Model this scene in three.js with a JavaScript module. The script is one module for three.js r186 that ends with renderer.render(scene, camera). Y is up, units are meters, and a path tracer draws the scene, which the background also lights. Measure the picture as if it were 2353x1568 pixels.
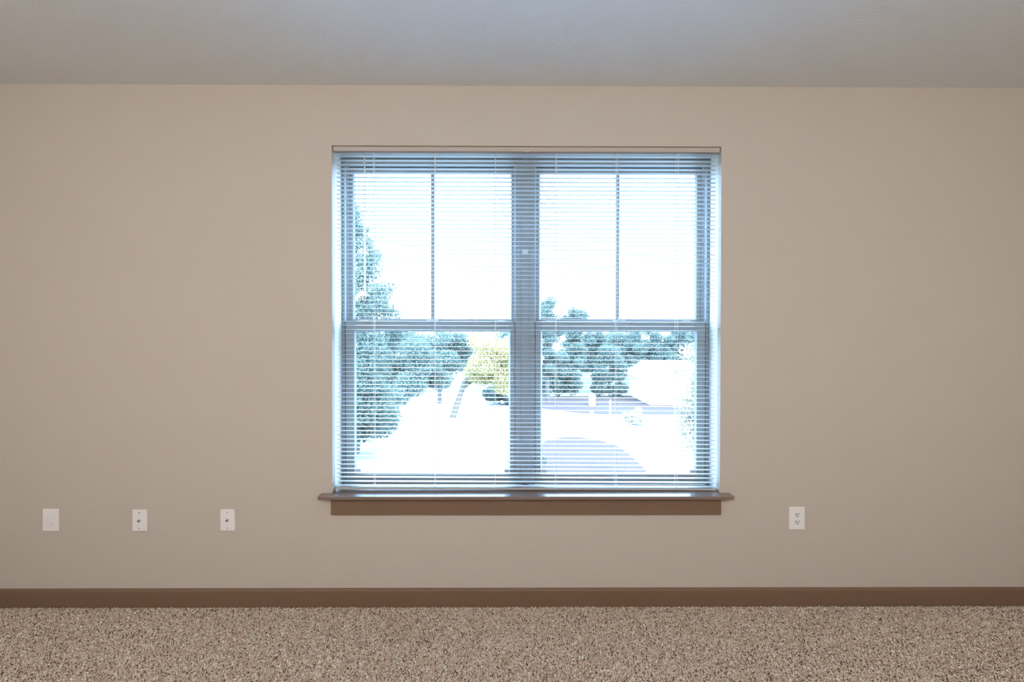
import * as THREE from 'three';
import { mergeGeometries } from 'three/addons/utils/BufferGeometryUtils.js';
import { RoundedBoxGeometry } from 'three/addons/geometries/RoundedBoxGeometry.js';
import { ImprovedNoise } from 'three/addons/math/ImprovedNoise.js';

// ---------------------------------------------------------------- camera, sky, sun, exposure
const scene = new THREE.Scene();
const camera = new THREE.PerspectiveCamera(76.194, 2353 / 1568, 0.05, 500);
camera.position.set(0, 1.4221, 2.2964);
camera.rotation.order = 'YXZ';
camera.rotation.set(-0.00795, -0.00499, 0.00117);
const renderer = new THREE.WebGLRenderer({ antialias: true });
renderer.toneMapping = THREE.LinearToneMapping;
renderer.toneMappingExposure = 1.0;
renderer.shadowMap.enabled = true;

scene.background = new THREE.Color(10.2, 18.4, 30);          // bright hazy summer sky
const sun = new THREE.DirectionalLight(new THREE.Color(1, 0.95, 0.87), 7);
sun.position.set(16, 34, 14); sun.target.position.set(0, -3, -24);
sun.castShadow = true; sun.shadow.mapSize.set(2048, 2048);
Object.assign(sun.shadow.camera, { left: -40, right: 40, top: 40, bottom: -40, near: 1, far: 140 });
scene.add(sun, sun.target);
const FILL_COLOR = new THREE.Color(1.0, 0.965, 0.915), FILL_CD = 6.95;  // for the added lamps that lift the interior light

// ---------------------------------------------------------------- helpers
function rng(seed) { let a = seed >>> 0; return () => { a = (a + 0x6D2B79F5) | 0; let t = Math.imul(a ^ (a >>> 15), 1 | a); t = (t + Math.imul(t ^ (t >>> 7), 61 | t)) ^ t; return ((t ^ (t >>> 14)) >>> 0) / 4294967296; }; }
const lin = (r, g, b) => new THREE.Color().setRGB(r, g, b);
const std = (c, o = {}) => new THREE.MeshStandardMaterial({ color: c, roughness: 0.6, ...o });
const names = {};
function numbered(n) { names[n] = (names[n] ?? -1) + 1; return names[n] ? `${n}_${String(names[n]).padStart(3, '0')}` : n; }
function mesh(name, geo, mat, parent) {
  const m = new THREE.Mesh(geo, mat); m.name = name; m.castShadow = m.receiveShadow = true; (parent ?? scene).add(m); return m;
}
function struct(name, geo, mat, label, category) {
  const m = mesh(name, geo, mat); m.userData = { kind: 'structure', label, category }; return m;
}
function group(name, label, category, pos = [0, 0, 0], kind, grp) {
  const g = new THREE.Group(); g.name = name; g.position.set(...pos); g.userData = { label, category };
  if (kind) g.userData.kind = kind; if (grp) g.userData.group = grp; scene.add(g); return g;
}
function box(x0, x1, y0, y1, z0, z1) { const g = new THREE.BoxGeometry(x1 - x0, y1 - y0, z1 - z0); g.translate((x0 + x1) / 2, (y0 + y1) / 2, (z0 + z1) / 2); return g; }
function rbox(x0, x1, y0, y1, z0, z1, r = 0.002, s = 2) { const g = new RoundedBoxGeometry(x1 - x0, y1 - y0, z1 - z0, s, r); g.translate((x0 + x1) / 2, (y0 + y1) / 2, (z0 + z1) / 2); return g; }
function cyl(r0, r1, h, n = 16) { return new THREE.CylinderGeometry(r0, r1, h, n); }
function tube(pts, r, n = 6, seg = 12) { return new THREE.TubeGeometry(new THREE.CatmullRomCurve3(pts.map(p => new THREE.Vector3(...p))), seg, r, n); }
const noise = new ImprovedNoise();
function uvMetres(g) {                                         // uv in metres, by the main axis of each face
  const p = g.attributes.position, n = g.attributes.normal, uv = new Float32Array(p.count * 2);
  for (let i = 0; i < p.count; i++) {
    const ax = Math.abs(n.getX(i)), ay = Math.abs(n.getY(i)), az = Math.abs(n.getZ(i));
    const [u, v] = ay > ax && ay > az ? [p.getX(i), p.getZ(i)] : ax > az ? [p.getZ(i), p.getY(i)] : [p.getX(i), p.getY(i)];
    uv[2 * i] = u; uv[2 * i + 1] = v;
  }
  g.setAttribute('uv', new THREE.BufferAttribute(uv, 2)); return g;
}
function dataTex(size, fn, srgb, metres) {                     // square tileable texture covering `metres`
  const d = new Uint8Array(size * size * 4);
  for (let j = 0; j < size; j++) for (let i = 0; i < size; i++) {
    const c = fn(i, j); const k = (j * size + i) * 4; d[k] = c[0]; d[k + 1] = c[1]; d[k + 2] = c[2]; d[k + 3] = 255;
  }
  const t = new THREE.DataTexture(d, size, size); t.wrapS = t.wrapT = THREE.RepeatWrapping; t.magFilter = THREE.LinearFilter; t.minFilter = THREE.LinearMipmapLinearFilter; t.generateMipmaps = true;
  t.repeat.set(1 / metres, 1 / metres); if (srgb) t.colorSpace = THREE.SRGBColorSpace; t.needsUpdate = true; return t;
}
function blurNoise(size, seed, radius, passes = 2) {           // tileable smooth noise, 0..1
  const r = rng(seed); let a = new Float32Array(size * size).map(() => r());
  for (let p = 0; p < passes; p++) for (const dx of [1, size]) {
    const b = new Float32Array(size * size);
    for (let j = 0; j < size; j++) for (let i = 0; i < size; i++) {
      let s = 0; for (let k = -radius; k <= radius; k++) s += dx === 1 ? a[j * size + ((i + k + size) % size)] : a[((j + k + size) % size) * size + i];
      b[j * size + i] = s / (2 * radius + 1);
    }
    a = b;
  }
  let lo = 1, hi = 0; for (const v of a) { lo = Math.min(lo, v); hi = Math.max(hi, v); }
  return a.map(v => (v - lo) / (hi - lo));
}

// ---------------------------------------------------------------- textures and materials
const peel = blurNoise(512, 7, 4);
const peelTex = dataTex(512, (i, j) => { const v = peel[j * 512 + i] * 255; return [v, v, v]; }, false, 0.55);
const M = {
  wall: std(lin(0.56, 0.50, 0.435), { roughness: 0.85, bumpMap: peelTex, bumpScale: 0.0006 }),
  ceiling: std(lin(0.75, 0.775, 0.785), { roughness: 0.95, bumpMap: peelTex, bumpScale: 0.0008 }),
  brown: std(lin(0.20, 0.12, 0.075), { roughness: 0.42 }),
  stool: new THREE.MeshPhysicalMaterial({ color: lin(0.19, 0.13, 0.10), roughness: 0.30, clearcoat: 1, clearcoatRoughness: 0.24 }),
  vinyl: std(lin(0.245, 0.255, 0.25), { roughness: 0.45 }),
  bead: std(lin(0.42, 0.44, 0.46), { roughness: 0.4 }),
  rubber: std(lin(0.05, 0.05, 0.055), { roughness: 0.8 }),
  glass: new THREE.MeshPhysicalMaterial({ color: lin(0.96, 0.985, 1), roughness: 0.0, transmission: 1, thickness: 0, ior: 1.5 }),
  slat: std(lin(0.51, 0.50, 0.49), { roughness: 0.38 }),
  rail: std(lin(0.50, 0.44, 0.39), { roughness: 0.5 }),
  cord: std(lin(0.78, 0.78, 0.76), { roughness: 0.8 }),
  wand: new THREE.MeshPhysicalMaterial({ color: lin(0.93, 0.95, 0.97), roughness: 0.15, transmission: 0.6, thickness: 0.006, ior: 1.49 }),
  plate: std(lin(0.88, 0.86, 0.85), { roughness: 0.35 }),
  plateFace: std(lin(0.84, 0.82, 0.81), { roughness: 0.4 }),
  dark: std(lin(0.015, 0.013, 0.012), { roughness: 0.7 }),
  brass: std(lin(0.50, 0.44, 0.34), { roughness: 0.35, metalness: 0.9 }),
  steel: std(lin(0.55, 0.55, 0.55), { roughness: 0.35, metalness: 0.9 }),
};

// ---------------------------------------------------------------- room shell
const X0 = -3.05, X1 = 3.35, ZB = 5.0, H = 2.745, T = 0.22;
const OX0 = -0.936, OX1 = 1.1147, OY0 = 0.60, OY1 = 2.4305;
{
  const s = new THREE.Shape([[X0 - T, -0.25], [X1 + T, -0.25], [X1 + T, H + 0.25], [X0 - T, H + 0.25]].map(p => new THREE.Vector2(...p)));
  s.holes.push(new THREE.Path([[OX0, OY0 - 0.018], [OX0, OY1], [OX1, OY1], [OX1, OY0 - 0.018]].map(p => new THREE.Vector2(...p))));
  const g = new THREE.ExtrudeGeometry(s, { depth: T, bevelEnabled: false }); g.translate(0, 0, -T);
  struct('wall_front', uvMetres(g), M.wall, 'warm beige painted wall around the window', 'wall');
}
struct('wall_left', uvMetres(box(X0 - T, X0, -0.25, H + 0.25, 0, ZB + T)), M.wall, 'beige side wall left of the view', 'wall');
struct('wall_right', uvMetres(box(X1, X1 + T, -0.25, H + 0.25, 0, ZB + T)), M.wall, 'beige side wall right of the view', 'wall');
struct('wall_back', uvMetres(box(X0, X1, -0.25, H + 0.25, ZB, ZB + T)), M.wall, 'beige wall behind the viewer', 'wall');
struct('ceiling', uvMetres(box(X0, X1, H, H + 0.2, 0, ZB)), M.ceiling, 'flat off-white ceiling above the window wall', 'ceiling');

// carpet: backing with fleck texture, and real tufts along the window wall
const CARPET = [[0.66, 0.53, 0.43], [0.52, 0.385, 0.295], [0.78, 0.68, 0.58], [0.14, 0.095, 0.07], [0.92, 0.88, 0.81], [0.62, 0.43, 0.33]];
const CARPET_W = [0.28, 0.52, 0.70, 0.80, 0.92, 1];
const pickCarpet = (r) => { const v = r(); return CARPET[CARPET_W.findIndex(w => v < w)]; };
{
  const r = rng(21), cells = 340, table = []; for (let i = 0; i < cells * cells; i++) table.push(pickCarpet(r));
  const enc = (v) => Math.round(255 * Math.pow(v, 1 / 2.2));
  const size = 1020;
  const tex = dataTex(size, (i, j) => { const c = table[(Math.floor(j / 3) % cells) * cells + Math.floor(i / 3)]; return [enc(c[0]), enc(c[1]), enc(c[2])]; }, true, 1.7);
  struct('floor', uvMetres(box(X0, X1, -0.2, 0, 0, ZB)), std(0xffffff, { roughness: 1, map: tex }), 'flecked brown and beige cut-pile carpet floor', 'floor');
  const blade = cyl(0.0017, 0.0022, 0.0075, 5); blade.translate(0, 0.00375, 0);
  const depth = 1.35, pitch = 0.0046, nx = Math.floor((X1 - X0 - 0.02) / pitch), nz = Math.floor((depth - 0.02) / pitch);
  const im = new THREE.InstancedMesh(blade, std(0xffffff, { roughness: 1 }), nx * nz);
  const o = new THREE.Object3D(), c = new THREE.Color(); let k = 0;
  for (let a = 0; a < nx; a++) for (let b = 0; b < nz; b++) {
    const x = X0 + 0.012 + (a + 0.5 + (r() - 0.5) * 0.9) * pitch, z = 0.020 + (b + 0.5 + (r() - 0.5) * 0.9) * pitch;
    o.position.set(x, -0.001, z);
    const lean = 0.25 + 0.55 * noise.noise(x * 2.1, z * 2.6, 3.7);
    o.rotation.set((r() - 0.5) * 2.0 + lean * 0.5, r() * 6.28, (r() - 0.5) * 2.0); o.scale.set(0.8 + r() * 0.8, 0.7 + r() * 0.5, 0.8 + r() * 0.8); o.updateMatrix();
    im.setMatrixAt(k, o.matrix);
    const p = pickCarpet(r), w = 0.85 + 0.3 * r(); im.setColorAt(k, c.setRGB(p[0] * w, p[1] * w, p[2] * w)); k++;
  }
  im.name = 'carpet_pile'; im.userData = { kind: 'stuff', label: 'flecked brown and beige tufts of carpet pile along the window wall', category: 'carpet' };
  im.castShadow = im.receiveShadow = true; scene.add(im);
}

// baseboards: flat board with an eased top edge
function boardProfile(len) {
  const s = new THREE.Shape([[0, 0], [0.016, 0], [0.016, 0.086], [0.0145, 0.091], [0.009, 0.0954], [0, 0.0954]].map(p => new THREE.Vector2(...p)));
  return new THREE.ExtrudeGeometry(s, { depth: len, bevelEnabled: false });
}
{
  const b = (name, len, ry, x, z, label) => { const g = boardProfile(len); g.rotateY(ry); g.translate(x, 0, z); struct(name, uvMetres(g), M.brown, label, 'baseboard'); };
  b('baseboard_front', X1 - X0, -Math.PI / 2, X1, 0, 'brown painted baseboard running under the window');
  b('baseboard_left', ZB - 0.016, 0, X0, 0.016, 'brown baseboard along the left side wall');
  b('baseboard_right', ZB - 0.016, Math.PI, X1, ZB, 'brown baseboard along the right side wall');
  b('baseboard_back', X1 - X0 - 0.032, Math.PI / 2, X0 + 0.016, ZB, 'brown baseboard behind the viewer');
}

// ---------------------------------------------------------------- window stool and apron
{
  const s = new THREE.Shape(), N = 0.058, b = 0.004;
  [[OX0 + b, 0.126], [OX1 - b, 0.126], [OX1 - b, -b], [1.166 - b, -b], [1.166 - b, -N + b + 0.006], [1.160 - b, -N + b], [-0.987 + b, -N + b], [-0.993 + b, -N + b + 0.006], [-0.993 + b, -b], [OX0 + b, -b]]
    .forEach(([x, y], i) => i ? s.lineTo(x, y) : s.moveTo(x, y));
  const g = new THREE.ExtrudeGeometry(s, { depth: 0.0175 - 2 * b, bevelEnabled: true, bevelSize: b, bevelThickness: b, bevelSegments: 4 });
  g.rotateX(-Math.PI / 2); g.translate(0, OY0 - 0.0175 + b, 0);
  struct('trim_1', uvMetres(g), M.stool, 'glossy brown window stool with projecting rounded nose', 'window sill');
  struct('trim_2', uvMetres(rbox(-0.9384, 1.1146, 0.4885, OY0 - 0.0178, 0, 0.0165, 0.0015)), M.brown, 'flat brown apron board under the window stool', 'trim');
}

// ---------------------------------------------------------------- the two double-hung windows
function windowUnit(n, x0, x1, fl, fr, ux0, ux1, lx0, lx1, label) {
  const w = group(`window_${n}`, label, 'window', [(x0 + x1) / 2, OY0, -0.13], 'structure');
  const cx = (x0 + x1) / 2, P = (name, g, m, parent) => { g.translate(-cx, -OY0, 0.13); return mesh(name, g, m, parent ?? w); };
  const Z = -0.13, top = OY1;
  // frame: jambs, head, sill with tracks
  P('jamb', rbox(x0, x0 + fl, OY0, top, -0.215, Z), M.vinyl); P('jamb', rbox(x1 - fr, x1, OY0, top, -0.215, Z), M.vinyl);
  P('head', rbox(x0 + fl, x1 - fr, top - 0.045, top, -0.215, Z), M.vinyl);
  P('frame_sill', rbox(x0 + fl, x1 - fr, OY0, OY0 + 0.030, -0.215, Z - 0.004), M.vinyl);
  for (const s of [0, 1]) {                                   // parting strips between the two tracks
    const a = s ? x1 - fr - 0.009 : x0 + fl; P('track', box(a, a + 0.009, OY0 + 0.03, top - 0.045, -0.173, -0.166), M.bead);
  }
  const sash = (name, y0, y1, g0, g1, zf, gl0, gl1) => {
    const S = new THREE.Group(); S.name = name; w.add(S);
    const a = x0 + fl + 0.003, b = x1 - fr - 0.003, d = 0.032;
    P('stile', rbox(a, gl0, y0, y1, zf - d, zf), M.vinyl, S); P('stile', rbox(gl1, b, y0, y1, zf - d, zf), M.vinyl, S);
    P('rail', rbox(gl0, gl1, g1, y1, zf - d, zf), M.vinyl, S); P('rail', rbox(gl0, gl1, y0, g0, zf - d, zf), M.vinyl, S);
    // sloped glazing beads
    for (const [len, side] of [[g1 - g0, 'l'], [g1 - g0, 'r']]) {
      const sg = side === 'l' ? 1 : -1, xx = side === 'l' ? gl0 : gl1;
      const g = new THREE.ExtrudeGeometry(new THREE.Shape([[0, 0], [sg * 0.008, 0], [0, 0.010]].map(p => new THREE.Vector2(...p))), { depth: len, bevelEnabled: false });
      g.rotateX(Math.PI / 2); g.translate(xx, g1, zf - 0.012);
      P('glazing_bead', g, M.bead, S);
    }
    P('glazing_bead', box(gl0, gl1, g0, g0 + 0.006, zf - 0.018, zf - 0.010), M.bead, S);
    P('glazing_bead', box(gl0, gl1, g1 - 0.006, g1, zf - 0.018, zf - 0.010), M.bead, S);
    const pane = new THREE.PlaneGeometry(gl1 - gl0, g1 - g0); pane.translate((gl0 + gl1) / 2, (g0 + g1) / 2, zf - 0.018);
    P('pane', pane, M.glass, S);
    return S;
  };
  const up = sash('upper_sash', 1.486, top - 0.048, 1.5225, 2.3560, -0.172, ux0, ux1);
  const mid = (ux0 + ux1) / 2; P('muntin', rbox(mid - 0.010, mid + 0.010, 1.5225, 2.3560, -0.198, -0.182), M.vinyl, up);
  const lo = sash('lower_sash', OY0 + 0.032, 1.5145, 0.656, 1.4605, -0.131, lx0, lx1);
  // cam lock on the meeting rail, tilt latches, corner clips on the lower glass
  P('sash_lock', mergeGeometries([rbox(mid - 0.032, mid + 0.032, 1.512, 1.520, -0.158, -0.136, 0.003), rbox(mid - 0.006, mid + 0.030, 1.519, 1.527, -0.154, -0.142, 0.003)]), M.bead, lo);
  for (const s of [lx0 + 0.03, lx1 - 0.07]) P('tilt_latch', rbox(s, s + 0.04, 1.512, 1.517, -0.156, -0.138, 0.002), M.bead, lo);
  for (const s of [lx0 + 0.002, lx1 - 0.032]) P('corner_clip', rbox(s, s + 0.030, 0.657, 0.685, -0.148, -0.141, 0.002), M.bead, lo);
  return w;
}
windowUnit(1, OX0, 0.0745, 0.018, 0.044, -0.8866, 0.0085, -0.8662, 0.002, 'left double-hung window with one muntin in its upper sash');
windowUnit(2, 0.0950, OX1, 0.044, 0.018, 0.1675, 1.0594, 0.1735, 1.0458, 'right double-hung window with one muntin in its upper sash');
{
  const g = group('trim_3', 'vinyl mullion between the two double-hung windows', 'mullion', [0.0848, OY0, -0.13], 'structure');
  const P = (n, geo, m) => { geo.translate(-0.0848, -OY0, 0.13); return mesh(n, geo, m, g); };
  P('mullion_cover', mergeGeometries([rbox(0.0640, 0.1055, OY0, OY1, -0.131, -0.124), box(0.0747, 0.0948, OY0, OY1, -0.215, -0.1305)].map(q => q.index ? q.toNonIndexed() : q)), M.vinyl);
  P('sticker', rbox(0.0690, 0.1010, 1.882, 1.913, -0.1242, -0.1234, 0.0003), M.slat);
}

// ---------------------------------------------------------------- venetian mini blind
{
  const bl = group('venetian_blind', 'white horizontal mini blind lowered over the double window', 'blind', [0.0893, OY0, -0.040]);
  const HALF = 1.0165, N = 79, yTop = 2.3895 - OY0, yBot = 0.6235 - OY0, TILT = -0.0046;
  // slat: crowned strip, 25 mm deep
  const pts = [], seg = 6, wd = 0.0127, crown = 0.0016, th = 0.0004;
  for (let i = 0; i <= seg; i++) { const u = -1 + 2 * i / seg; pts.push([u * wd, crown * (1 - u * u)]); }
  for (let i = seg; i >= 0; i--) { const u = -1 + 2 * i / seg; pts.push([u * wd, crown * (1 - u * u) - th]); }
  const sg = new THREE.ExtrudeGeometry(new THREE.Shape(pts.map(p => new THREE.Vector2(...p))), { depth: 2 * HALF, bevelEnabled: false });
  sg.translate(0, 0, -HALF); sg.rotateY(Math.PI / 2);
  const r = rng(5);
  const slatY = (i) => yTop + (yBot - yTop) * i / (N - 1);
  for (let i = 0; i < N; i++) {
    const m = mesh('slat', sg, M.slat, bl); const t = i / (N - 1);
    m.position.set((r() - 0.5) * 0.003, slatY(i), (r() - 0.5) * 0.0012);
    m.rotation.set((r() - 0.5) * 0.03, 0, TILT * t + (r() - 0.5) * 0.0006);
  }
  // head rail: U channel with end caps
  const hs = new THREE.Shape([[-0.0165, 0.0005], [-0.0150, 0], [0.0150, 0], [0.0180, 0.0020], [0.0180, 0.0225], [0.0165, 0.0245], [0.0150, 0.0245], [0.0150, 0.0220], [-0.0150, 0.0220], [-0.0165, 0.0235]].map(p => new THREE.Vector2(-p[0], p[1])));
  const hg = new THREE.ExtrudeGeometry(hs, { depth: 2.034, bevelEnabled: false }); hg.translate(0, 0, -1.017); hg.rotateY(Math.PI / 2); hg.translate(0, 2.4045 - OY0, 0.014);
  const head = mesh('head_rail', hg, M.rail, bl);
  for (const s of [-1, 1]) mesh('end_cap', rbox(s * 1.0185 - 0.0018, s * 1.0185 + 0.0018, 2.4035 - OY0, 2.4295 - OY0, -0.005, 0.0335, 0.001), M.rail, head);
  mesh('rail_clip', rbox(-0.012, 0.012, 2.4015 - OY0, 2.4060 - OY0, 0.016, 0.0340, 0.001), M.slat, head);
  // bottom rail
  const br = mesh('bottom_rail', rbox(-HALF - 0.001, HALF + 0.001, -0.0048, 0.0048, -0.0125, 0.0125, 0.0035, 3), M.slat, bl);
  br.position.set(0, 0.0101, 0); br.rotation.z = TILT;
  for (const s of [-1, 1]) mesh('end_cap', rbox(s * (HALF + 0.0018) - 0.002, s * (HALF + 0.0018) + 0.002, -0.0052, 0.0052, -0.013, 0.013, 0.002), M.slat, br);
  // ladder cords: front and back strings with rungs, one lift cord each
  for (const lx of [-0.7265, -0.4014, -0.0782, 0.2455, 0.5697, 0.8942]) {
    const x = lx - 0.0893, low = 0.0105 + TILT * x;
    const cordG = (cx, z, rad) => { const g = cyl(rad, rad, 2.406 - OY0 - low, 6); g.translate(cx, (2.406 - OY0 + low) / 2, z); return g; };
    mesh('ladder_cord', cordG(x, 0.0142, 0.0008), M.cord, bl); mesh('ladder_cord', cordG(x, -0.0142, 0.0008), M.cord, bl);
    mesh('lift_cord', cordG(x + 0.004, 0.0150, 0.0007), M.cord, bl);
    const rg = []; for (let i = 0; i < N; i++) rg.push(box(x - 0.0006, x + 0.0006, slatY(i) - 0.0016 + TILT * i / N * x, slatY(i) - 0.0008 + TILT * i / N * x, -0.0142, 0.0142));
    const rr = mesh('ladder_rung', mergeGeometries(rg), M.cord, bl); rr.userData.kind = 'stuff';
  }
  // tilt wand hanging from a hook
  const wx = -0.7688 - 0.0893, wg = cyl(0.0042, 0.0046, 0.745, 6); wg.translate(wx, 1.6300 - OY0 + 0.3725, 0.0245);
  const wand = mesh('tilt_wand', wg, M.wand, bl);
  const tip = cyl(0.0056, 0.0050, 0.022, 10); tip.translate(wx, 1.6300 - OY0, 0.0245); mesh('wand_tip', tip, M.slat, wand);
  mesh('wand_hook', tube([[wx, 2.374 - OY0, 0.0245], [wx + 0.001, 2.388 - OY0, 0.0245], [wx, 2.400 - OY0, 0.023], [wx, 2.406 - OY0, 0.020]], 0.0013), M.steel, wand);
}

// ---------------------------------------------------------------- wall plates
function plate(name, label, category, x, y, w, h, turn = 0) {
  const g = group(name, label, category, [x, y, 0]); g.rotation.z = turn;
  const s = new THREE.Shape(), a = w / 2 - 0.004, b = h / 2 - 0.004; s.moveTo(-a, -b); s.lineTo(a, -b); s.lineTo(a, b); s.lineTo(-a, b); s.closePath();
  const e = new THREE.ExtrudeGeometry(s, { depth: 0.001, bevelEnabled: true, bevelSize: 0.004, bevelThickness: 0.0045, bevelSegments: 4 }); e.translate(0, 0, 0.0012);
  mesh('cover_plate', e, M.plate, g); return g;
}
const FACE = 0.0067;
function disc(x, y, r, z0, z1, n = 20) { const c = cyl(r, r, z1 - z0, n); c.rotateX(Math.PI / 2); c.translate(x, y, (z0 + z1) / 2); return c; }
function receptacleBody(cy) {                                    // round face flattened at top and bottom
  const s = new THREE.Shape(), R = 0.0172, c = Math.asin(0.0142 / R);
  s.absarc(0, 0, R, -c, c, false); s.absarc(0, 0, R, Math.PI - c, Math.PI + c, false); s.closePath();
  const e = new THREE.ExtrudeGeometry(s, { depth: 0.0006, bevelEnabled: true, bevelSize: 0.0006, bevelThickness: 0.0006, bevelSegments: 2, curveSegments: 10 }); e.translate(0, cy, FACE - 0.0002); return e;
}
{
  const o = plate('wall_outlet', 'white duplex outlet plate right of the window with open dark slots', 'outlet', 1.5232, 0.4647, 0.0845, 0.1195, 0.006);
  for (const cy of [0.0195, -0.0195]) {
    const b = mesh('receptacle', receptacleBody(cy), M.plateFace, o), z0 = FACE + 0.0004, z1 = FACE + 0.0017;
    mesh('slot', box(-0.0085, -0.0055, cy - 0.001, cy + 0.0085, z0, z1), M.dark, b);
    mesh('slot', box(0.0055, 0.0080, cy, cy + 0.0085, z0, z1), M.dark, b);
    mesh('ground_hole', disc(0, cy - 0.0075, 0.0030, z0, z1), M.dark, b);
  }
  mesh('screw', disc(0, 0, 0.0028, FACE - 0.0004, FACE + 0.0009), M.plateFace, o);
  const p = plate('wall_outlet_001', 'white duplex outlet plate at far left with both sockets capped', 'outlet', -2.4123, 0.4591, 0.0840, 0.1190, -0.012);
  for (const cy of [0.0195, -0.0195]) {
    const b = mesh('receptacle', receptacleBody(cy), M.plateFace, p);
    mesh('safety_cap', disc(0, cy, 0.0135, FACE + 0.0006, FACE + 0.0032), M.plate, b);
    mesh('cap_notch', box(-0.004, 0.004, cy - 0.0105, cy - 0.0085, FACE + 0.0028, FACE + 0.0038), M.plateFace, b);
  }
  mesh('screw', disc(0, 0, 0.0028, FACE - 0.0004, FACE + 0.0009), M.plateFace, p);
}
function coax(name, label, x, y, metal, turn) {
  const g = plate(name, label, 'wall plate', x, y, 0.0775, 0.1130, turn);
  for (const s of [-0.0415, 0.0415]) { const c = mesh('screw', disc(0, s, 0.0032, FACE - 0.0004, FACE + 0.0011), M.steel, g); mesh('screw_slot', box(-0.0026, 0.0026, s - 0.0005, s + 0.0005, FACE + 0.0006, FACE + 0.0014), M.dark, c); }
  const nut = cyl(0.0078, 0.0078, 0.0025, 6); nut.rotateX(Math.PI / 2); nut.translate(0, 0, FACE + 0.0009);
  const n = mesh('hex_nut', nut, metal, g);
  const ring = new THREE.LatheGeometry([[0.0026, 0], [0.0046, 0], [0.0048, 0.0085], [0.0034, 0.0088], [0.0026, 0.0080], [0.0026, 0]].map(p => new THREE.Vector2(...p)), 20); ring.rotateX(Math.PI / 2); ring.translate(0, 0, FACE);
  mesh('coaxial_port', ring, metal, n); mesh('port_core', disc(0, 0, 0.0027, FACE, FACE + 0.0070), M.dark, n);
  return g;
}
coax('coaxial_plate', 'white cable plate with dark port, nearest the left outlet', -1.9468, 0.4564, M.steel, -0.004);
coax('coaxial_plate_001', 'white cable plate with brassy port, nearest the window', -1.4859, 0.4582, M.brass, 0.0);

// ---------------------------------------------------------------- added fill lamps, unseen behind the viewer
function lamp(name, label, x, z, cd) {
  const g = group(name, label, 'fill lamp', [x, H, z], null, 'added fill lamps');
  const base = new THREE.LatheGeometry([[0.001, 0], [0.19, 0], [0.19, -0.022], [0.176, -0.026], [0.001, -0.026]].map(p => new THREE.Vector2(...p)), 40); mesh('lamp_base', base, M.steel, g);
  const dome = new THREE.LatheGeometry([[0.172, -0.026], [0.166, -0.045], [0.140, -0.068], [0.09, -0.086], [0.04, -0.094], [0.0005, -0.096]].map(p => new THREE.Vector2(...p)), 40);
  mesh('lamp_shade', dome, std(lin(0.9, 0.86, 0.8), { roughness: 0.5, emissive: FILL_COLOR, emissiveIntensity: 1.5 }), g);
  const l = new THREE.PointLight(FILL_COLOR, cd); l.position.set(0, -0.22, 0); l.castShadow = true; l.shadow.radius = 5; l.name = 'fill_light'; g.add(l);
}
lamp('fill_lamp', 'added round frosted fill lamp unseen behind the viewer to the left', -1.55, 3.5, FILL_CD * 1.12);
lamp('fill_lamp_001', 'added round frosted fill lamp unseen behind the viewer to the right', 1.75, 3.5, FILL_CD * 0.86);

// ---------------------------------------------------------------- outdoors
const GY = -3.10;                                              // ground level outside: the room is one storey up
const EYE = camera.position;
const at = (px, d) => (px - 1171.5) / 1000 * d + EYE.x;        // lateral place of a thing seen at column px, d metres away
const ZD = (d) => EYE.z - d;
{
  const pat = blurNoise(256, 99, 6);
  const tex = dataTex(256, (i, j) => { const v = 205 + 40 * pat[j * 256 + i]; return [v, v, v - 4]; }, true, 9);
  const g = box(-160, 160, GY - 0.5, GY, -240, -0.24);
  struct('ground', uvMetres(g), std(lin(0.25, 0.235, 0.21), { roughness: 0.95, map: tex }), 'pale sunlit concrete lot below the window', 'ground');
  // building wall below and above the room
  struct('wall_outside', mergeGeometries([box(X0 - 6, X1 + 6, GY, -0.25, -0.22, 0.1), box(X0 - 6, X0 - T, -0.25, H + 0.25, -0.22, 0.1), box(X1 + T, X1 + 6, -0.25, H + 0.25, -0.22, 0.1), box(X0 - 6, X1 + 6, H + 0.25, H + 1.2, -0.22, 0.1)]), std(lin(0.55, 0.52, 0.48), { roughness: 0.9 }), 'outer face of the building around the room', 'wall');
}
// tree shade painted on the lot as a flat dark patch; road at its far edge
function patch(name, pts, y, mat, label) {
  const s = new THREE.Shape(); s.moveTo(...pts[0]); s.splineThru(pts.slice(1).map(p => new THREE.Vector2(...p)));
  const g = new THREE.ExtrudeGeometry(s, { depth: 0.06, bevelEnabled: false, curveSegments: 40 }); g.rotateX(-Math.PI / 2); g.translate(0, y - 0.06, 0);
  return struct(name, uvMetres(g), mat, label, 'pavement');
}
const asphaltTex = (() => { const p = blurNoise(256, 31, 1, 1); return dataTex(256, (i, j) => { const v = 190 + 60 * p[j * 256 + i]; return [v, v, v]; }, true, 1.5); })();
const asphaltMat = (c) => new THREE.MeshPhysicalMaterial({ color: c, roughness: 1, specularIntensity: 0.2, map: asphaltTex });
const shadePatchMat = asphaltMat(lin(0.066, 0.044, 0.037));  // dark tone stands in for a tree shadow cast on the lot
const gp = (px, d) => [at(px, d), d - EYE.z];                  // plan point in shape space (y = -z)
patch('shade_patch', [gp(1225, 14.0), gp(1228, 17.0), gp(1262, 19.1), gp(1330, 19.6), gp(1410, 18.3), gp(1465, 15.8), gp(1500, 13.8), gp(1530, 12.0), gp(1225, 12.0), gp(1225, 14.0)], GY + 0.02, shadePatchMat, 'flat dark patch painted as tree shade low in right window');
patch('road', [gp(1235, 27.0), gp(1250, 27.6), gp(1320, 26.2), gp(1400, 25.6), gp(1500, 25.6), gp(1700, 26.0), gp(1700, 33), gp(1235, 33), gp(1235, 27.0)], GY + 0.015, asphaltMat(lin(0.070, 0.048, 0.040)), 'grey road below the distant trees in right window');

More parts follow.
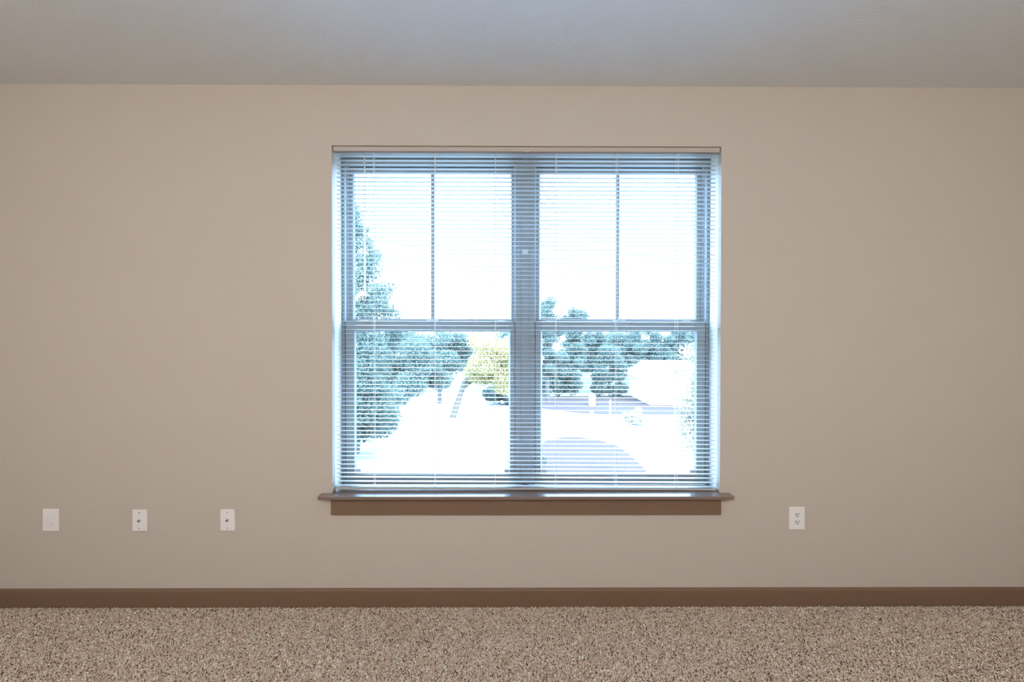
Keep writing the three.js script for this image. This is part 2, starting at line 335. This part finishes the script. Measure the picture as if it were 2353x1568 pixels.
{
  const pat = blurNoise(256, 57, 2), tex = dataTex(256, (i, j) => { const v = 150 + 100 * pat[j * 256 + i]; return [v, v, v * 0.9]; }, true, 4);
  struct('lawn', uvMetres(box(-120, 120, GY - 0.04, GY + 0.03, -200, ZD(35))), std(lin(0.075, 0.075, 0.045), { roughness: 1, map: tex }), 'green lawn stretching away behind the trees', 'lawn');
}
// leaves: folded diamonds set on a crown of clusters, joined into one foliage mesh per tree
function foliage(r, clusters, count, len, wid, droop = 0.3) {
  const pos = new Float32Array(count * 18), v = [new THREE.Vector3(), new THREE.Vector3(), new THREE.Vector3(), new THREE.Vector3()];
  const tot = clusters.reduce((s, c) => s + c[3] * c[4] * c[3], 0); let k = 0; const q = new THREE.Quaternion(), e = new THREE.Euler();
  for (const [cx, cy, cz, rx, ry] of clusters) {
    const n = Math.round(count * rx * ry * rx / tot);
    for (let i = 0; i < n && k < count; i++) {
      const u = r() * 2 - 1, a = r() * 6.283, rr = Math.pow(r(), 0.42), s = Math.sqrt(1 - u * u);
      const L = len * (0.6 + 0.8 * r()), W = wid * (0.6 + 0.8 * r());
      e.set((r() - 0.5) * 2.6, r() * 6.283, (r() - 0.5) * 2.2 - droop); q.setFromEuler(e);
      const ox = cx + rx * rr * s * Math.cos(a), oy = cy + ry * rr * u, oz = cz + rx * rr * s * Math.sin(a);
      v[0].set(-L / 2, 0, 0); v[1].set(0, 0.15 * W, -W / 2); v[2].set(L / 2, -0.1 * L, 0); v[3].set(0, 0.15 * W, W / 2);
      for (const w of v) { w.applyQuaternion(q); w.x += ox; w.y += oy; w.z += oz; }
      const o = k * 18; [0, 2, 1, 0, 3, 2].forEach((m, j) => { pos[o + 3 * j] = v[m].x; pos[o + 3 * j + 1] = v[m].y; pos[o + 3 * j + 2] = v[m].z; }); k++;
    }
  }
  const g = new THREE.BufferGeometry(); g.setAttribute('position', new THREE.BufferAttribute(pos.slice(0, k * 18), 3)); g.computeVertexNormals(); return g;
}
const leafMat = (c) => new THREE.MeshPhysicalMaterial({ color: c, roughness: 0.9, transmission: 0.25, thickness: 0, side: THREE.DoubleSide });
const LM = {
  green: leafMat(lin(0.066, 0.090, 0.066)),                      // all the ordinary green trees, near and far
  yellow: leafMat(lin(0.34, 0.26, 0.085)), pale: leafMat(lin(0.26, 0.21, 0.14)),
};
const bark = std(lin(0.06, 0.052, 0.045), { roughness: 0.95 }), paleBark = std(lin(0.11, 0.088, 0.066), { roughness: 0.95 });
function branchTube(a, b, r0, r1) {
  const A = new THREE.Vector3(...a), B = new THREE.Vector3(...b), d = B.clone().sub(A), g = cyl(r1, r0, d.length(), 7);
  g.translate(0, d.length() / 2, 0); g.applyQuaternion(new THREE.Quaternion().setFromUnitVectors(new THREE.Vector3(0, 1, 0), d.clone().normalize())); g.translate(A.x, A.y, A.z); return g;
}
function tree(name, label, px, d, clusters, count, mat, opt = {}) {
  const g = group(name, label, opt.category ?? 'tree', [at(px, d), GY, ZD(d)], null, opt.group);
  const r = rng(opt.seed ?? Math.round(px * 7 + d)), lean = opt.lean ?? 0, tr = opt.trunk ?? 0.16, top = Math.max(...clusters.map(c => c[1] + c[4] * 0.5));
  const fx = opt.foot ?? 0;
  const ex = opt.elbow ?? fx * 0.3 + lean * 0.5;
  const parts = [branchTube([fx, 0, 0], [ex, top * 0.45, 0], tr, tr * 0.7), branchTube([ex, top * 0.44, 0], [lean, top, 0], tr * 0.7, tr * 0.15)];
  mesh('trunk', mergeGeometries(parts), opt.bark ?? bark, g);
  clusters.forEach((c, i) => { if (i % 2 === 0) mesh('branch', branchTube([ex, Math.min(c[1] * 0.7, top * 0.44), 0], [c[0], c[1], c[2]], tr * 0.4, tr * 0.08), opt.bark ?? bark, g); });
  mesh('foliage', foliage(r, clusters, count, opt.len ?? 0.16, opt.wid ?? 0.06), mat, g);
  return g;
}
function crown(seed, n, cx, cy, rx, ry, cr) {                  // n clusters over an ellipsoid crown
  const r = rng(seed), out = [];
  for (let i = 0; i < n; i++) { const u = r() * 2 - 1, a = r() * 6.283, k = Math.pow(r(), 0.5), s = Math.sqrt(1 - u * u), q = cr * (0.7 + 0.6 * r()); out.push([cx + rx * k * s * Math.cos(a), cy + ry * k * u, rx * k * s * Math.sin(a), q, q * 0.8]); }
  return out;
}
// tall tree close by on the left: narrow top, wide drooping skirt
{
  const r = rng(77), cl = [], D = 12.5;
  for (let i = 0; i < 90; i++) {
    const t = i / 89, h = 8.65 - 6.9 * t, w = t < 0.56 ? 0.12 + 2.75 * t : 1.66 - 1.9 * (t - 0.56);
    for (const s of [-1, 1]) cl.push([s * w * 0.88 * r(), h + (r() - 0.5) * 0.2, (r() - 0.5) * w * 1.3, 0.22 + 0.32 * t, 0.17 + 0.20 * t]);
  }
  tree('tall_tree', 'tall dark blue-green tree tapering upward at left window edge', 800, D, cl, 80000, LM.green, { len: 0.125, wid: 0.030, seed: 3, trunk: 0.15 });
}
tree('broad_tree', 'dark blue shaded tree behind the tall tree in left window', 925, 23, crown(11, 34, 0, 2.65, 2.2, 1.9, 0.7), 42000, LM.green, { len: 0.14, wid: 0.055, seed: 4, foot: -0.8 });
tree('broad_tree_001', 'low dark shaded tree at the lower left window edge', 818, 17, crown(12, 18, 0, 2.0, 1.6, 1.4, 0.7), 22000, LM.green, { len: 0.12, wid: 0.05, seed: 5 });
tree('broad_tree_002', 'teal tree between dark tree and yellow tree in left window', 1010, 30, crown(13, 24, 0, 3.6, 2.3, 1.5, 0.9), 22000, LM.green, { len: 0.16, wid: 0.075, seed: 6 });
tree('yellow_tree', 'sunlit yellow-green tree with leaning trunk in left window', 1142, 24.5, crown(14, 38, 0.25, 3.2, 1.75, 1.6, 0.7), 42000, LM.yellow, { len: 0.13, wid: 0.055, seed: 7, foot: -2.5, elbow: -1.8, lean: 0.2, trunk: 0.19, bark: paleBark });
tree('hedge_shrub', 'dark blue shrub under the yellow tree', 1148, 29.5, crown(15, 12, 0, 0.75, 1.35, 0.5, 0.45), 12000, LM.green, { len: 0.14, wid: 0.06, seed: 8, trunk: 0.06, category: 'shrub' });
tree('pointed_tree', 'green tree peeking above meeting rail beside the mullion', 1258, 30, [...crown(16, 24, 0, 5.5, 0.9, 1.8, 0.42), ...crown(86, 20, 0, 3.2, 0.95, 1.3, 0.4)], 21000, LM.green, { len: 0.13, wid: 0.05, seed: 9 });
tree('pointed_tree_001', 'pale round-topped tree peeking above rail in right window', 1318, 37, [...crown(17, 24, 0, 5.9, 1.15, 1.9, 0.5), ...crown(87, 22, 0, 3.4, 1.3, 1.6, 0.45)], 24000, LM.green, { len: 0.16, wid: 0.065, seed: 10 });
for (const [px, d, h, w, cr, label, s] of [
  [1382, 42.5, 5.7, 1.9, 0.7, 'hazy teal tree of far treeline nearest the round-topped tree', 41], [1507, 42.5, 5.6, 1.9, 0.7, 'hazy teal tree in the middle of far right treeline', 42],
  [1632, 42.5, 5.7, 1.9, 0.7, 'hazy teal tree behind the white house at right frame', 43], [1440, 50, 6.1, 2.3, 0.8, 'hazy teal tree rearmost between two treeline trees', 44],
  [1572, 50, 6.0, 2.3, 0.8, 'hazy teal tree rearmost above the white house', 48]])
  tree('treeline_tree', label, px, d, crown(s, 26, 0, h * 0.53, w, h * 0.42, cr), 24000, LM.green, { len: 0.17, wid: 0.08, seed: s, trunk: 0.12 });
{
  const row = (seed, half, h, n) => { const q = rng(seed), o = []; for (let i = 0; i < n; i++) { const x = (q() * 2 - 1) * half, k = 0.36 + 0.24 * q(); o.push([x, 0.3 + q() * (h - 0.8) * (0.8 + 0.2 * Math.cos(3 * x)), (q() - 0.5) * 0.9, k, k * 0.8]); } return o; };
  tree('tall_hedge', 'leafy hedge right of the mullion below the treeline', 1285, 33.2, row(51, 1.45, 4.3, 52), 26000, LM.green, { len: 0.14, wid: 0.06, seed: 51, trunk: 0.05, category: 'hedge' });
  tree('tall_hedge_001', 'leafy hedge next to the white house', 1400, 33.2, row(52, 1.0, 4.3, 42), 26000, LM.green, { len: 0.14, wid: 0.06, seed: 52, trunk: 0.05, category: 'hedge' });
}
names.treeline_tree = 0;
scene.children.filter(o => o.name === 'treeline_tree').forEach((o, i) => { if (i) o.name = `treeline_tree_${String(i).padStart(3, '0')}`; });
[[-27, 'behind the tall tree at far left'], [-13.5, 'glimpsed over the dark blue tree'], [0, 'hidden behind the mullion'], [13.5, 'glimpsed over the hedges in right window'], [27, 'standing far beyond the white house']].forEach(([x, where], i) =>
  tree(i ? `distant_tree_${String(i).padStart(3, '0')}` : 'distant_tree', `hazy distant tree ${where}`, 1171.5 + x / 62 * 1000, 62, crown(60 + i, 18, 0, 3.2, 4.6, 2.3, 1.4), 9000, LM.green, { len: 0.3, wid: 0.15, seed: 60 + i, group: 'distant row of trees' }));
tree('sapling', 'thin pale sapling with leaning stem at right window edge', 1590, 11, crown(18, 26, 0.1, 2.9, 0.55, 1.5, 0.3), 2600, LM.pale, { len: 0.13, wid: 0.05, seed: 12, foot: 0.35, trunk: 0.035, bark: paleBark });
tree('round_shrub', 'dark shrub on the lot behind the mullion', 1207, 14.6, crown(19, 14, 0, 0.55, 0.5, 0.4, 0.32), 5000, LM.green, { len: 0.11, wid: 0.05, seed: 13, trunk: 0.03, category: 'shrub' });
tree('ground_shrub', 'sparse pale shrub in front of the white house', 1455, 23, crown(20, 8, 0, 0.35, 0.9, 0.3, 0.3), 900, LM.pale, { len: 0.14, wid: 0.06, seed: 14, trunk: 0.03, category: 'shrub' });

// white house, far right
{
  const d = 29, x0 = at(1496, d), x1 = at(1660, d), g = group('white_house', 'small white house with pale gable roof behind the sapling', 'house', [(x0 + x1) / 2, GY, ZD(d) - 2.5]);
  const w = (x1 - x0) / 2, white = std(lin(0.74, 0.74, 0.72), { roughness: 0.9 });
  mesh('house_wall', box(-w, w, 0, 1.75, -2.5, 2.5), white, g);
  const s = new THREE.Shape([[-w - 0.3, 1.70], [w + 0.3, 1.70], [w - 0.6, 2.75], [-w + 0.9, 2.75]].map(p => new THREE.Vector2(...p)));
  const rg = new THREE.ExtrudeGeometry(s, { depth: 5.4, bevelEnabled: false }); rg.translate(0, 0, -2.7); mesh('roof', rg, std(lin(0.36, 0.36, 0.38), { roughness: 0.9 }), g);
  mesh('house_door', box(-w + 0.9, -w + 1.7, 0, 1.55, 2.49, 2.53), std(lin(0.5, 0.5, 0.52)), g);
}
// posts, utility box, low cable rail
function post(name, label, px, d, h, r, mat, cat = 'post') { const g = group(name, label, cat, [at(px, d), GY, ZD(d)]); const c = cyl(r, r * 1.1, h, 10); c.translate(0, h / 2, 0); mesh('post_shaft', c, mat, g); const k = new THREE.SphereGeometry(r * 1.15, 10, 6); k.translate(0, h, 0); mesh('post_cap', k, mat, g); }
const postWhite = std(lin(0.72, 0.72, 0.72), { roughness: 0.7 }), postGrey = std(lin(0.30, 0.30, 0.31), { roughness: 0.7 });
post('marker_post', 'white marker post at edge of the distant road', 1403, 25.4, 0.85, 0.05, postWhite);
post('marker_post_001', 'grey bollard on the lot left of the white marker post', 1360, 21.5, 0.8, 0.09, postGrey);
{
  const d = 29, g = group('utility_box', 'pale blue utility cabinet before the far trees in right window', 'cabinet', [at(1361, d), GY, ZD(d)]);
  mesh('cabinet_body', rbox(-0.2, 0.2, 0, 0.62, -0.2, 0.2, 0.02), std(lin(0.30, 0.36, 0.42)), g); mesh('cabinet_lid', rbox(-0.23, 0.23, 0.61, 0.68, -0.23, 0.23, 0.02), postWhite, g);
}
{
  const d0 = 21.5, g = group('cable_rail', 'low grey cable rail crossing the lot in left window', 'fence', [at(890, d0), GY, ZD(d0)]);
  const ends = [[890, 21.5], [935, 22], [985, 22.6], [1030, 23.2]].map(([p, d]) => [at(p, d) - at(890, d0), d0 - d]);
  ends.forEach(([x, z]) => { const c = cyl(0.035, 0.04, 0.75, 8); c.translate(x, 0.375, z); mesh('rail_post', c, postGrey, g); });
  for (let i = 0; i < 3; i++) mesh('cable', tube([[ends[i][0], 0.7, ends[i][1]], [(ends[i][0] + ends[i + 1][0]) / 2, 0.6, (ends[i][1] + ends[i + 1][1]) / 2], [ends[i + 1][0], 0.7, ends[i + 1][1]]], 0.014, 5, 8), postGrey, g);
}
renderer.render(scene, camera);
